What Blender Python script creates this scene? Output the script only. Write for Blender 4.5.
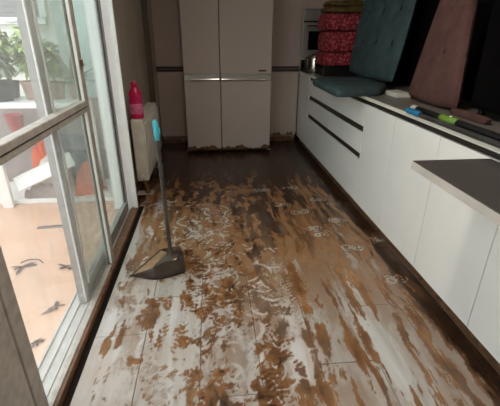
import bpy, bmesh, math, random
import numpy as np
from mathutils import Vector, Matrix

for o in list(bpy.data.objects):
    bpy.data.objects.remove(o, do_unlink=True)
C = bpy.context.scene.collection
S = bpy.context.scene

# ------------------------------------------------------------------ camera
CAM_H = 1.30
ROT = Matrix(((0.99481518, 0.03629996, -0.09500038),
              (-0.10155806, 0.40381421, -0.90918648),
              (0.00535907, 0.91412056, 0.40540706)))
cam_d = bpy.data.cameras.new('camera')
cam_d.sensor_width = 36.0
cam_d.lens = 376.0 / 500.0 * 36.0
cam_d.clip_start = 0.02
cam = bpy.data.objects.new('camera', cam_d)
C.objects.link(cam)
cam.matrix_world = Matrix.Translation((0, 0, CAM_H)) @ ROT.to_4x4()
S.camera = cam

# ------------------------------------------------------------------ world / exposure
w = bpy.data.worlds.new('overcast_sky')
S.world = w
w.use_nodes = True
bg = w.node_tree.nodes['Background']
bg.inputs[0].default_value = (0.86, 0.94, 1.0, 1)
bg.inputs[1].default_value = 2.7
S.view_settings.view_transform = 'Standard'
S.view_settings.look = 'None'
S.view_settings.gamma = 1.0
S.view_settings.use_curve_mapping = False
S.view_settings.exposure = 0.45
FILL_LAMP_W = 14.5

PI = math.pi
R = random.Random(7)

# ------------------------------------------------------------------ materials
def lin(c):
    return tuple((x / 12.92 if x <= .04045 else ((x + .055) / 1.055) ** 2.4) for x in c)

def rgb(r, g, b):
    return lin((r / 255, g / 255, b / 255)) + (1,)

class NT:
    def __init__(s, name):
        s.m = bpy.data.materials.new(name)
        s.m.use_nodes = True
        s.t = s.m.node_tree
        s.n = s.t.nodes
        s.b = s.n['Principled BSDF']
        s.out = s.n['Material Output']

    def add(s, kind, **kw):
        n = s.n.new(kind)
        for k, v in kw.items():
            setattr(n, k, v)
        return n

    def link(s, a, b):
        s.t.links.new(a, b)

    def coord(s, kind='Object', scale=(1, 1, 1)):
        tc = s.add('ShaderNodeTexCoord')
        mp = s.add('ShaderNodeMapping')
        mp.inputs['Scale'].default_value = scale
        if kind == 'World':
            g = s.add('ShaderNodeNewGeometry')
            s.link(g.outputs['Position'], mp.inputs['Vector'])
        else:
            s.link(tc.outputs[kind], mp.inputs['Vector'])
        return mp.outputs['Vector']

    def noise(s, vec, scale, detail=4, rough=.55, dist=0):
        n = s.add('ShaderNodeTexNoise')
        n.inputs['Scale'].default_value = scale
        n.inputs['Detail'].default_value = detail
        n.inputs['Roughness'].default_value = rough
        n.inputs['Distortion'].default_value = dist
        s.link(vec, n.inputs['Vector'])
        return n.outputs['Fac']

    def ramp(s, fac, stops):
        r = s.add('ShaderNodeValToRGB')
        e = r.color_ramp.elements
        while len(e) < len(stops):
            e.new(.5)
        for i, (p, c) in enumerate(stops):
            e[i].position = p
            e[i].color = c
        s.link(fac, r.inputs['Fac'])
        return r.outputs['Color']

    def bump(s, h, strength=.2, dist=.01):
        b = s.add('ShaderNodeBump')
        b.inputs['Strength'].default_value = strength
        b.inputs['Distance'].default_value = dist
        s.link(h, b.inputs['Height'])
        s.link(b.outputs['Normal'], s.b.inputs['Normal'])

    def mix(s, fac, a, b):
        m = s.add('ShaderNodeMix', data_type='RGBA')
        if isinstance(fac, (int, float)):
            m.inputs[0].default_value = fac
        else:
            s.link(fac, m.inputs[0])
        for sock, v in ((m.inputs[6], a), (m.inputs[7], b)):
            if isinstance(v, tuple):
                sock.default_value = v
            else:
                s.link(v, sock)
        return m.outputs[2]

def plain(name, c, rough=.5, metal=0, var=.06, scale=12, bump=0, coat=0, spec=.5):
    t = NT(name)
    v = t.coord('Object')
    f = t.noise(v, scale, 3)
    a = tuple(max(0, x * (1 - var * 2)) for x in c[:3]) + (1,)
    b = tuple(min(1, x * (1 + var * 2)) for x in c[:3]) + (1,)
    t.link(t.ramp(f, [(.3, a), (.7, b)]), t.b.inputs['Base Color'])
    t.b.inputs['Roughness'].default_value = rough
    t.b.inputs['Metallic'].default_value = metal
    t.b.inputs['Specular IOR Level'].default_value = spec
    t.b.inputs['Coat Weight'].default_value = coat
    if bump:
        t.bump(f, bump, .004)
    return t.m

M = {}
M['white_lacquer'] = plain('white_lacquer', rgb(240, 239, 235), .2, var=.015, scale=3)
M['white_lacquer_matt'] = plain('white_lacquer_matt', rgb(216, 214, 208), .4, var=.02, scale=3)
M['back_lacquer'] = plain('dimmed_white_lacquer', rgb(188, 172, 163), .28, var=.02, scale=3)  # white cabinets with the dim warm light mixed into their colour
M['recess'] = plain('dark_recess', rgb(42, 33, 27), .5)
M['profile'] = plain('brown_profile', rgb(98, 84, 74), .4)
M['worktop'] = plain('worktop_grey', rgb(120, 116, 108), .35, var=.08, scale=60)
M['worktop_edge'] = plain('worktop_edge', rgb(222, 218, 205), .4, var=.03)
M['slab_top'] = plain('slab_top', rgb(74, 69, 66), .42, var=.08, scale=80)
M['slab_edge'] = plain('slab_edge', rgb(186, 180, 172), .5, var=.04)
M['chrome'] = plain('chrome', rgb(215, 212, 208), .12, 1, var=.02)
M['steel'] = plain('brushed_steel', rgb(180, 178, 174), .35, .7, var=.03)
M['black'] = plain('black_plastic', rgb(14, 14, 15), .45)
M['blackglass'] = plain('black_glass', rgb(7, 7, 8), .3, spec=.12)
M['blackmatt'] = plain('black_matt', rgb(12, 12, 12), .85, spec=.15)
M['alu'] = plain('aluminium_paint', rgb(190, 186, 180), .4, var=.05, scale=20)
M['alu_dirty'] = plain('weathered_frame', rgb(176, 169, 160), .5, var=.1, scale=25)
M['white_frame'] = plain('white_frame', rgb(238, 238, 236), .4, var=.02)
M['alu_grey'] = plain('grey_frame', rgb(142, 140, 138), .45, var=.06, scale=20)
M['rubber'] = plain('rubber_seal', rgb(50, 46, 42), .7)
M['radiator'] = plain('radiator_enamel', rgb(222, 218, 206), .35, var=.04)
M['brown_wood'] = plain('mud_and_shade_brown', rgb(112, 80, 56), .5, var=.2, scale=30, bump=.2)  # mud-stained wood, also the shade colour of the radiator feet
M['dark_gap'] = plain('near_black_brown', rgb(30, 21, 16), .85, spec=.2, var=.3, scale=25)
M['pink'] = plain('pink_plastic', rgb(205, 20, 92), .3, var=.03)
M['pink_label'] = plain('pink_label', rgb(226, 120, 160), .4, var=.2, scale=60)
M['teal_plastic'] = plain('teal_plastic', rgb(70, 178, 198), .35, var=.03)
M['grey_plastic'] = plain('grey_plastic', rgb(74, 71, 69), .3, .35, var=.1)
M['pan_inside'] = plain('beige_pan_inside', rgb(170, 140, 108), .4, var=.15, scale=14)  # paler beige than the hood
M['pan'] = plain('dustpan_plastic', rgb(80, 70, 62), .28, .4, var=.18, scale=9)
M['teal_velvet'] = plain('teal_velvet', rgb(64, 81, 83), .9, var=.12, scale=9, bump=.15, spec=.2)
M['teal_dark'] = plain('teal_button', rgb(16, 22, 24), .9)
M['pink_velvet'] = plain('dusty_pink_velvet', rgb(92, 64, 60), .9, var=.1, scale=14, bump=.15, spec=.2)
M['pink_dark'] = plain('dusty_pink_button', rgb(44, 24, 24), .9)
M['mustard'] = plain('mustard_cloth', rgb(104, 84, 40), .9, var=.15, bump=.2)
M['fringe'] = plain('fringe_wool', rgb(200, 150, 155), .9)
M['blue_clip'] = plain('blue_plastic', rgb(36, 120, 165), .35)
M['green_grip'] = plain('green_plastic', rgb(104, 138, 52), .4, var=.12, scale=50)
M['stick_wood'] = plain('pale_wood', rgb(176, 156, 140), .6, var=.1, scale=30)
M['red'] = plain('red_card', rgb(190, 30, 40), .5)
M['dusty_red'] = plain('dusty_red_plastic', rgb(186, 96, 100), .6, var=.1)
M['blue'] = plain('blue_card', rgb(40, 50, 130), .5)
M['wall_in'] = plain('wall_paint', rgb(186, 172, 156), .6, var=.04, scale=4)
M['ceiling'] = plain('ceiling_paint', rgb(225, 220, 212), .8, var=.02)
M['terra'] = plain('terrace_wall_paint', rgb(232, 232, 226), .8, var=.03, scale=3)
M['pale_green'] = plain('sky_tinted_green', rgb(198, 216, 212), .8, var=.03, scale=3)
M['mauve'] = plain('mauve_grey_paint', rgb(170, 160, 158), .8, var=.05, scale=4)
M['shutter'] = plain('grey_shutter', rgb(124, 122, 122), .6)
M['leaf'] = plain('leaf_green', rgb(158, 176, 112), .5, var=.35, scale=9)
M['leaf_dark'] = plain('leaf_dark_green', rgb(62, 96, 62), .5, var=.3, scale=9)
M['leaf_silver'] = plain('leaf_silver', rgb(150, 160, 140), .5, var=.3, scale=9)
M['stem'] = plain('stem_brown', rgb(130, 100, 70), .7)
M['pot_black'] = plain('pot_black', rgb(58, 56, 58), .5)
M['pot_brown'] = plain('pot_terracotta', rgb(160, 132, 118), .7, var=.1)
M['soil'] = plain('soil', rgb(70, 54, 42), .9)
M['tarp'] = plain('white_tarp', rgb(224, 214, 204), .6, var=.06, scale=10)
M['orange'] = plain('orange_plastic', rgb(232, 100, 58), .45, var=.1, scale=8)
M['bluegrey'] = plain('bluegrey_plastic', rgb(100, 108, 136), .5)
M['grey_cloth'] = plain('grey_cloth', rgb(150, 138, 134), .8, var=.12)
M['debris'] = plain('dark_debris', rgb(84, 66, 66), .7, var=.2)

# terrace floor: pinkish-orange tile, paled to carry the milky haze seen over it
t = NT('terrace_tile')
v = t.coord('World', (1, 1, 1))
f = t.noise(v, 2.3, 6, .6)
t.link(t.ramp(f, [(.25, rgb(208, 164, 136)), (.55, rgb(221, 180, 154)), (.8, rgb(230, 196, 174))]), t.b.inputs['Base Color'])
t.b.inputs['Roughness'].default_value = .35
M['terrace_tile'] = t.m

# glass: transparent with fresnel gloss and a dirt film
def glass_mat(name, dirt, tint):
    t = NT(name)
    tr = t.add('ShaderNodeBsdfTransparent'); tr.inputs[0].default_value = tint
    df = t.add('ShaderNodeBsdfDiffuse'); df.inputs[0].default_value = rgb(205, 205, 196)
    gl = t.add('ShaderNodeBsdfGlossy'); gl.inputs['Roughness'].default_value = .04
    v = t.coord('World', (3, 3, .5))
    f = t.noise(v, 2.5, 5, .6)
    mr = t.add('ShaderNodeMapRange'); t.link(f, mr.inputs[0])
    mr.inputs[1].default_value = .35; mr.inputs[2].default_value = .75
    mr.inputs[3].default_value = dirt * .4; mr.inputs[4].default_value = dirt * 1.7
    m1 = t.add('ShaderNodeMixShader'); t.link(mr.outputs[0], m1.inputs[0]); t.link(tr.outputs[0], m1.inputs[1])
    tl = t.add('ShaderNodeBsdfTranslucent'); tl.inputs[0].default_value = rgb(215, 215, 208)
    md = t.add('ShaderNodeMixShader'); md.inputs[0].default_value = .6; t.link(df.outputs[0], md.inputs[1]); t.link(tl.outputs[0], md.inputs[2])
    t.link(md.outputs[0], m1.inputs[2])
    lw = t.add('ShaderNodeLayerWeight'); lw.inputs[0].default_value = .5
    pw = t.add('ShaderNodeMath', operation='POWER'); t.link(lw.outputs['Facing'], pw.inputs[0]); pw.inputs[1].default_value = 5
    fr = t.add('ShaderNodeMath', operation='MULTIPLY_ADD'); t.link(pw.outputs[0], fr.inputs[0]); fr.inputs[1].default_value = .7; fr.inputs[2].default_value = .03
    m2 = t.add('ShaderNodeMixShader'); t.link(fr.outputs[0], m2.inputs[0]); t.link(m1.outputs[0], m2.inputs[1]); t.link(gl.outputs[0], m2.inputs[2])
    t.link(m2.outputs[0], t.out.inputs['Surface'])
    return t.m
M['glass'] = glass_mat('door_glass', .13, (.97, .98, .97, 1))
M['glass_dirty'] = glass_mat('door_glass_dirty', .16, (.78, .83, .80, 1))

# plank
def plank_mat(name, base, dark, light):
    t = NT(name)
    v = t.coord('World', (9, .9, 1))
    f = t.noise(v, 2.2, 6, .62, .6)
    v2 = t.coord('World', (1, 1, 1))
    f2 = t.noise(v2, 3.0, 5, .6)
    oi = t.add('ShaderNodeObjectInfo')
    c = t.ramp(f, [(.28, dark), (.5, base), (.75, light)])
    # dried silt haze
    c = t.mix(t.ramp(f2, [(.42, (0, 0, 0, 1)), (.72, (.45, .45, .45, 1))]), c, rgb(166, 140, 114))
    hs = t.add('ShaderNodeHueSaturation')
    mr = t.add('ShaderNodeMapRange'); t.link(oi.outputs['Random'], mr.inputs[0])
    mr.inputs[3].default_value = .88; mr.inputs[4].default_value = 1.1
    t.link(mr.outputs[0], hs.inputs['Value'])
    t.link(c, hs.inputs['Color'])
    t.link(hs.outputs[0], t.b.inputs['Base Color'])
    rr = t.add('ShaderNodeMapRange'); t.link(f2, rr.inputs[0]); rr.inputs[3].default_value = .25; rr.inputs[4].default_value = .55
    t.link(rr.outputs[0], t.b.inputs['Roughness'])
    t.bump(f, .12, .004)
    return t.m
M['plank'] = plank_mat('plank_grey', rgb(190, 186, 181), rgb(164, 157, 149), rgb(210, 209, 207))

# mud film
t = NT('mud')
at = t.add('ShaderNodeAttribute'); at.attribute_name = 'thick'
al = t.add('ShaderNodeAttribute'); al.attribute_name = 'cover'
v = t.coord('World', (1, .5, 1))
f = t.noise(v, 40, 4, .6)
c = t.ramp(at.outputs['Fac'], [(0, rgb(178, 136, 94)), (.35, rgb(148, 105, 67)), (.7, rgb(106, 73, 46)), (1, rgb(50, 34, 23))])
c = t.mix(t.ramp(f, [(.35, (0, 0, 0, 1)), (.8, (.22, .22, .22, 1))]), c, rgb(96, 62, 40))
t.link(c, t.b.inputs['Base Color'])
t.b.inputs['Roughness'].default_value = .24
t.bump(f, .25, .003)
tr = t.add('ShaderNodeBsdfTransparent')
mx = t.add('ShaderNodeMixShader')
t.link(al.outputs['Fac'], mx.inputs[0]); t.link(tr.outputs[0], mx.inputs[1]); t.link(t.b.outputs[0], mx.inputs[2])
t.link(mx.outputs[0], t.out.inputs['Surface'])
M['mud'] = t.m

# splashed lacquer: lacquer with a mud tide mark near the floor
def splash_mat(name, base, top, amp, rough=.28):
    t = NT(name)
    g = t.add('ShaderNodeNewGeometry')
    sx = t.add('ShaderNodeSeparateXYZ'); t.link(g.outputs['Position'], sx.inputs[0])
    f = t.noise(t.coord('World', (1, 1, .8)), 9, 5, .65)
    m = t.add('ShaderNodeMath', operation='MULTIPLY_ADD'); t.link(f, m.inputs[0]); m.inputs[1].default_value = amp; m.inputs[2].default_value = top - amp * .5
    s2 = t.add('ShaderNodeMath', operation='LESS_THAN'); t.link(sx.outputs[2], s2.inputs[0]); t.link(m.outputs[0], s2.inputs[1])
    f2 = t.noise(t.coord('World'), 30, 4)
    mc = t.ramp(f2, [(.35, rgb(84, 56, 36)), (.7, rgb(132, 98, 70))])
    t.link(t.mix(s2.outputs[0], base, mc), t.b.inputs['Base Color'])
    t.b.inputs['Roughness'].default_value = rough
    return t.m
M['fridge'] = splash_mat('fridge_white_splashed', rgb(190, 176, 168), .072, .26, .14)
M['back_splash'] = splash_mat('dimmed_white_splashed', rgb(188, 172, 163), .115, .3)  # dim light in the base colour, real mud below
M['plinth'] = splash_mat('muddy_plinth', rgb(150, 132, 114), .06, .12, .4)

# red patterned textile
t = NT('red_textile')
v = t.coord('Object', (1, 1, 1))
vo = t.add('ShaderNodeTexVoronoi'); vo.inputs['Scale'].default_value = 26; t.link(v, vo.inputs['Vector'])
f = t.noise(v, 34, 3, .6, 1.2)
c = t.ramp(vo.outputs['Distance'], [(.1, rgb(205, 120, 125)), (.32, rgb(170, 36, 52)), (.6, rgb(110, 18, 32))])
c = t.mix(t.ramp(f, [(.5, (0, 0, 0, 1)), (.62, (.7, .7, .7, 1))]), c, rgb(190, 96, 104))
t.link(c, t.b.inputs['Base Color']); t.b.inputs['Roughness'].default_value = .9
M['red_textile'] = t.m

# ------------------------------------------------------------------ mesh helpers
def new_obj(name, me, m, parent=None):
    o = bpy.data.objects.new(name, me)
    C.objects.link(o)
    if m is not None and not me.materials:
        me.materials.append(M[m] if isinstance(m, str) else m)
    if parent is not None:
        o.parent = parent
    return o

def from_bm(name, bm, m, parent=None, smooth=True):
    bmesh.ops.recalc_face_normals(bm, faces=bm.faces)
    me = bpy.data.meshes.new(name)
    bm.to_mesh(me); bm.free()
    if smooth:
        for p in me.polygons:
            p.use_smooth = True
        try:
            me.set_sharp_from_angle(angle=math.radians(35))
        except Exception:
            pass
    return new_obj(name, me, m, parent)

def bm_box(bm, x0, x1, y0, y1, z0, z1, bev=0, seg=2):
    r = bmesh.ops.create_cube(bm, size=1, matrix=Matrix.Translation(((x0 + x1) / 2, (y0 + y1) / 2, (z0 + z1) / 2)) @ Matrix.Diagonal((x1 - x0, y1 - y0, z1 - z0, 1)))
    if bev:
        es = list({e for v_ in r['verts'] for e in v_.link_edges})
        bmesh.ops.bevel(bm, geom=es, offset=bev, segments=seg, affect='EDGES', profile=.5)

def box(name, x0, x1, y0, y1, z0, z1, m, parent=None, bev=0, seg=2):
    bm = bmesh.new()
    bm_box(bm, min(x0, x1), max(x0, x1), min(y0, y1), max(y0, y1), min(z0, z1), max(z0, z1), bev, seg)
    return from_bm(name, bm, m, parent, smooth=False)

def bm_tube(bm, pts, rad, n=12, caps=True):
    pts = [Vector(p) for p in pts]
    if not isinstance(rad, (list, tuple)):
        rad = [rad] * len(pts)
    rings = []
    prev = None
    for i, p in enumerate(pts):
        d = (pts[min(i + 1, len(pts) - 1)] - pts[max(i - 1, 0)]).normalized()
        if prev is None:
            a = d.orthogonal().normalized()
        else:
            a = (prev - d * prev.dot(d)).normalized()
        prev = a
        b = d.cross(a)
        rings.append([bm.verts.new(p + (a * math.cos(2 * PI * k / n) + b * math.sin(2 * PI * k / n)) * rad[i]) for k in range(n)])
    for i in range(len(rings) - 1):
        for k in range(n):
            bm.faces.new((rings[i][k], rings[i][(k + 1) % n], rings[i + 1][(k + 1) % n], rings[i + 1][k]))
    if caps:
        bm.faces.new(rings[0]); bm.faces.new(rings[-1])

def tube(name, pts, rad, m, parent=None, n=12):
    bm = bmesh.new(); bm_tube(bm, pts, rad, n)
    return from_bm(name, bm, m, parent)

def lathe(name, prof, m, parent=None, n=20, sx=1, sy=1, at=(0, 0, 0)):
    bm = bmesh.new()
    rings = []
    for r, z in prof:
        rings.append([bm.verts.new((at[0] + r * sx * math.cos(2 * PI * k / n), at[1] + r * sy * math.sin(2 * PI * k / n), at[2] + z)) for k in range(n)])
    for i in range(len(rings) - 1):
        for k in range(n):
            bm.faces.new((rings[i][k], rings[i][(k + 1) % n], rings[i + 1][(k + 1) % n], rings[i + 1][k]))
    bm.faces.new(rings[0]); bm.faces.new(rings[-1])
    return from_bm(name, bm, m, parent)

def cushion(name, wd, ht, th, m, parent=None, dimples=(), dr=.05, dd=.6, corner=.16, edge=5, nu=28, nv=28, wrinkle=0, mat=None, taper=0):
    """rounded slab in local XY, thickness along Z; dimples at (u,v) press the front in"""
    bm = bmesh.new()
    rr = random.Random(len(name) * 13 + nu)
    ph = [rr.uniform(0, 6) for _ in range(4)]
    fr, bk = [], []
    for j in range(nv + 1):
        a, b = [], []
        for i in range(nu + 1):
            u = -math.cos(PI * i / nu) * .35 + (2 * i / nu - 1) * .65
            v_ = -math.cos(PI * j / nv) * .35 + (2 * j / nv - 1) * .65
            # squircle corners
            k = (1 - corner * .5 * u * u * v_ * v_)
            x, y = u * wd / 2 * k * (1 - taper * (v_ + 1) / 2), v_ * ht / 2 * k
            pr = max(0, (1 - abs(u) ** edge)) ** .45 * max(0, (1 - abs(v_) ** edge)) ** .45
            zf = th / 2 * pr
            for (du, dv) in dimples:
                q = ((u - du) * wd / 2) ** 2 + ((v_ - dv) * ht / 2) ** 2
                zf -= th * dd * .5 * math.exp(-q / (dr * dr))
            if wrinkle:
                zf += wrinkle * pr * (math.sin(u * 5 + ph[0] + 2 * math.sin(v_ * 3 + ph[1])) + .6 * math.sin(v_ * 9 + ph[2] + 2 * u))
            edgev = i in (0, nu) or j in (0, nv)
            va = bm.verts.new((x, y, zf if not edgev else 0))
            a.append(va)
            b.append(va if edgev else bm.verts.new((x, y, -th / 2 * pr)))
        fr.append(a); bk.append(b)
    for j in range(nv):
        for i in range(nu):
            bm.faces.new((fr[j][i], fr[j][i + 1], fr[j + 1][i + 1], fr[j + 1][i]))
            q = (bk[j][i], bk[j + 1][i], bk[j + 1][i + 1], bk[j][i + 1])
            if len(set(q)) == 4 and not set(q) == {fr[j][i], fr[j][i + 1], fr[j + 1][i + 1], fr[j + 1][i]}:
                bm.faces.new(q)
    o = from_bm(name, bm, m, parent)
    for p in o.data.polygons:
        p.use_smooth = True
    if mat is not None:
        o.matrix_local = mat
    return o

def thing(name, label, cat, loc=(0, 0, 0), group=None):
    o = bpy.data.objects.new(name, None)
    C.objects.link(o)
    o.empty_display_size = .05
    o.location = loc
    return tag(o, label, cat, group)

def tag(o, label, cat, group=None, kind=None):
    o['label'] = label
    o['category'] = cat
    if group:
        o['group'] = group
    if kind:
        o['kind'] = kind
    return o

def struct(o, label, cat):
    o['kind'] = 'structure'
    return tag(o, label, cat)

def local(parent, o):
    """geometry was built in world coordinates: keep it there under a moved parent"""
    o.matrix_parent_inverse = Matrix.Translation(parent.location).inverted()
    return o

# ------------------------------------------------------------------ room shell
XL, XR, YB, YF, ZC = -0.70, 1.76, 5.52, -1.6, 2.5
FLX0 = -0.582
bm = bmesh.new()
bm_box(bm, -.62, 1.78, -1.62, 5.54, -.06, -.012)
bm_box(bm, -.71, -.62, 2.935, 5.54, -.06, -.012)
fl = from_bm('floor', bm, 'dark_gap')
struct(fl, 'grey plank kitchen floor smeared with brown mud', 'floor')
seams = [FLX0, -.345, -.085, .172, .430, .690, .950, 1.21]
starts = [-.97 + 0, -.72, -.35, -1.1, -.03, -1.5 + .0, -.6]
joint = [1.43, 1.70, 2.25, 1.95, 1.17, 1.53, 2.1]
Lp = 1.2
for k in range(7):
    x0, x1 = seams[k] + .0015, seams[k + 1] - .0015
    y = joint[k] - 3 * Lp
    n = 0
    while y < 4.95:
        y0, y1 = max(y, -1.58) + .0015, min(y + Lp, 4.95) - .0015
        if y1 > -1.5 and y1 - y0 > .03:
            dz = R.uniform(-.0012, 0)
            box('plank', x0, x1, y0, y1, -.012, dz, 'plank', fl, bev=.0015, seg=1)
        y += Lp

for (y0, y1) in ((2.94, 3.8), (3.8, 4.6)):
    box('plank', XL + .016, FLX0 - .0015, y0 + .0015, y1 - .0015, -.012, -.001, 'plank', fl, bev=.0015, seg=1)
bm = bmesh.new()
bm_box(bm, XL - .12, XL, 2.92, YB, -.06, ZC)            # pier beyond the glass door
bm_box(bm, XL - .12, XL, YF, -.55, -.06, ZC)            # pier near the camera
bm_box(bm, XL - .12, XL, -.55, 2.92, 2.25, ZC)          # header
struct(from_bm('wall_left', bm, 'wall_in'), 'beige kitchen wall beside the glass door and behind the radiator', 'wall')
struct(box('wall_back', XL - .12, XR + .12, YB, YB + .12, -.06, ZC, 'wall_in'), 'beige back wall behind the fridge and tall cabinets', 'wall')
struct(box('wall_right', XR, XR + .12, YF, YB, -.06, ZC, 'wall_in'), 'beige wall behind the long worktop', 'wall')
struct(box('wall_front', XL - .12, XR + .12, YF - .12, YF, -.06, ZC, 'wall_in'), 'beige wall behind the camera', 'wall')
struct(box('ceiling', XL - .12, XR + .12, YF - .12, YB + .12, ZC, ZC + .1, 'ceiling'), 'white ceiling over the kitchen', 'ceiling')
struct(box('trim_1', XL, -.64, 4.62, 4.66, 0, 2.45, 'profile'), 'dark vertical gap strip between the left wall and tall cabinet', 'trim')
struct(box('trim_2', XL, -.64, 4.66, 4.90, 0, 2.45, 'back_lacquer', bev=.002), 'narrow dimmed-white filler panel left of the tall cabinet', 'trim')
struct(box('baseboard_left', XL, XL + .015, 2.98, 4.6, 0, .09, 'brown_wood', bev=.003), 'mud-stained baseboard under the radiator', 'baseboard')

# threshold with tracks
th = box('trim_3', -.665, -.612, -.55, 2.93, -.03, .028, 'brown_wood', bev=.004)
struct(th, 'brown mud-stained threshold strip along the glass door', 'trim')
tr_ = box('trim_4', -.775, -.667, -.55, 2.93, -.05, .012, 'alu', bev=.003)
struct(tr_, 'pale aluminium double track of the sliding door', 'trim')
for x in (-.765, -.722, -.677):
    box('track_rib', x - .005, x + .005, -.55, 2.93, .0122, .020, 'alu', tr_, bev=.001)
struct(box('trim_5', -.611, FLX0, -1.58, 2.938, -.012, -.004, 'dark_gap'), 'dark strip between threshold and floor planks', 'trim')  # flat near-black brown strip beside the planks

# jamb at the far end of the door opening
jb = box('trim_6', -.80, -.625, 2.855, 2.918, .014, 2.25, 'white_frame', bev=.003)
struct(jb, 'white painted door jamb catching daylight beside the radiator wall', 'trim')
box('jamb_bead', -.640, -.612, 2.835, 2.854, .03, 2.25, 'white_frame', jb, bev=.003)

# ------------------------------------------------------------------ sliding leaves
def leaf(name, label, X, y0, y1, w0, w1, glassm, bottom, mid=None, frame='alu', d=.034):
    e = bpy.data.objects.new(name, None); C.objects.link(e)
    e.location = (X, (y0 + y1) / 2, .012)
    struct(e, label, 'door')
    def P(o): return local(e, o)
    zt = 2.23
    a, b = X - d / 2, X + d / 2
    P(box('stile', a, b, y0, y0 + w0, .021, zt, frame, e, bev=.004))
    P(box('stile', a, b, y1 - w1, y1, .021, zt, frame, e, bev=.004))
    P(box('bottom_rail', a, b, y0 + w0, y1 - w1, .021, .021 + bottom, frame, e, bev=.003))
    P(box('top_rail', a, b, y0 + w0, y1 - w1, zt - .06, zt, frame, e, bev=.003))
    zs = [.021 + bottom, zt - .06]
    if mid:
        r = P(box('mid_rail', a - .004, b + .006, y0 + w0, y1 - w1, mid[0], mid[1], frame, e, bev=.004))
        g = P(box('rail_groove', b + .006, b + .0075, y0 + w0, y1 - w1, mid[0] + .024, mid[0] + .028, 'rubber', e))
        zs = [zs[0], mid[0], mid[1], zs[1]]
    for i in range(0, len(zs), 2):
        P(box('glass_pane', X - .003, X + .003, y0 + w0, y1 - w1, zs[i], zs[i + 1], glassm, e))
    # dark seals beside the stiles
    P(box('seal', X - .008, X + .008, y0 + w0, y0 + w0 + .006, zs[0], zs[-1], 'rubber', e))
    P(box('seal', X - .008, X + .008, y1 - w1 - .006, y1 - w1, zs[0], zs[-1], 'rubber', e))
    return e, P

d1, P1 = leaf('door_1', 'front sliding glass leaf with a waist-high cross rail', -.645, .965, 2.075, .065, .062, 'glass', .012, (.945, 1.0), 'alu_dirty')
P1(box('latch', -.628, -.616, 2.03, 2.05, 1.16, 1.19, 'brown_wood', d1, bev=.003))
P1(box('glazing_bead', -.640, -.626, 2.003, 2.012, .04, 2.16, 'white_frame', d1, bev=.002))
d2, P2 = leaf('door_2', 'rear sliding glass leaf with dusty pane next to the white jamb', -.70, 1.66, 2.83, .075, .03, 'glass_dirty', .075, None, 'alu_grey')
P2(box('glazing_bead', -.683, -.677, 1.735, 1.75, .09, 2.16, 'white_frame', d2, bev=.002))
P2(box('glazing_bead', -.683, -.677, 1.655, 1.668, .03, 2.2, 'white_frame', d2, bev=.002))
d3, P3 = leaf('door_3', 'nearest door leaf with a wide beige stile by the camera', -.645, -.5, .955, .07, .27, 'glass', .10, (.945, 1.0), 'alu_dirty')

# ------------------------------------------------------------------ terrace
tf = box('terrace_floor', -2.9, -.776, -1.6, 4.2, -.09, -.03, 'terrace_tile')
struct(tf, 'pinkish orange terrace floor outside the glass door', 'floor')
wt_ = box('terrace_wall', -3.0, -1.36, 3.86, 4.0, -.03, 2.3, 'terra')
struct(wt_, 'white wall at the end of the terrace behind the plants', 'wall')
wl_ = box('terrace_wall', -1.36, -.83, 3.86, 4.0, -.03, 1.95, 'pale_green')  # raised to cover bright sky, its tint stands in for pale sky
struct(wl_, 'terrace end wall next to the house, raised and tinted like pale sky', 'wall')
struct(box('terrace_wall', -3.0, -2.9, -1.6, 4.0, -.09, 1.0, 'terra'), 'low white parapet along the far side of the terrace', 'wall')
struct(box('terrace_wall', -2.2, -.9, 3.72, 3.858, -.03, .77, 'mauve'), 'mauve-grey low wall behind the table on the terrace', 'wall')
kb = box('terrace_kerb', -2.3, -.84, 3.13, 3.60, -.03, .012, 'white_frame', bev=.006)
struct(kb, 'low white step edge under the heap of tarpaulin', 'kerb')
# window with grey roller shutter
wn = box('window_1', -2.6, -1.42, 3.81, 3.858, 1.44, 2.2, 'shutter')
struct(wn, 'terrace window with its grey roller shutter down', 'window')
for z in np.arange(1.475, 2.2, .05):
    box('shutter_slat', -2.58, -1.44, 3.806, 3.812, z, z + .044, 'shutter', wn, bev=.002, seg=1)
box('window_frame', -2.64, -1.40, 3.79, 3.855, 1.385, 1.438, 'white_frame', wn, bev=.004)
box('window_frame', -1.44, -1.385, 3.79, 3.855, 1.44, 2.2, 'white_frame', wn, bev=.004)
bm = bmesh.new(); bm_tube(bm, [(-1.74, 3.782, 1.408), (-1.70, 3.765, 1.400), (-1.66, 3.765, 1.400), (-1.62, 3.782, 1.408)], .006, 8)
from_bm('window_handle', bm, 'alu', wn)

# white plant table
tb = thing('plant_table', 'white plant table on the terrace holding the potted plants', 'table', (-1.6, 3.3, -.03))
def TL(o): return local(tb, o)
TL(box('table_top', -2.25, -1.02, 3.05, 3.46, .79, .828, 'white_frame', tb, bev=.006))
for (x, y) in ((-1.76, 3.03), (-1.06, 3.42), (-2.2, 3.42)):
    yy = y + .025
    TL(box('leg', x, x + .085 if y < 3.2 else x + .04, yy, yy + .04, -.03 if yy < 3.1 else .012, .79, 'white_frame', tb, bev=.004))

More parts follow.
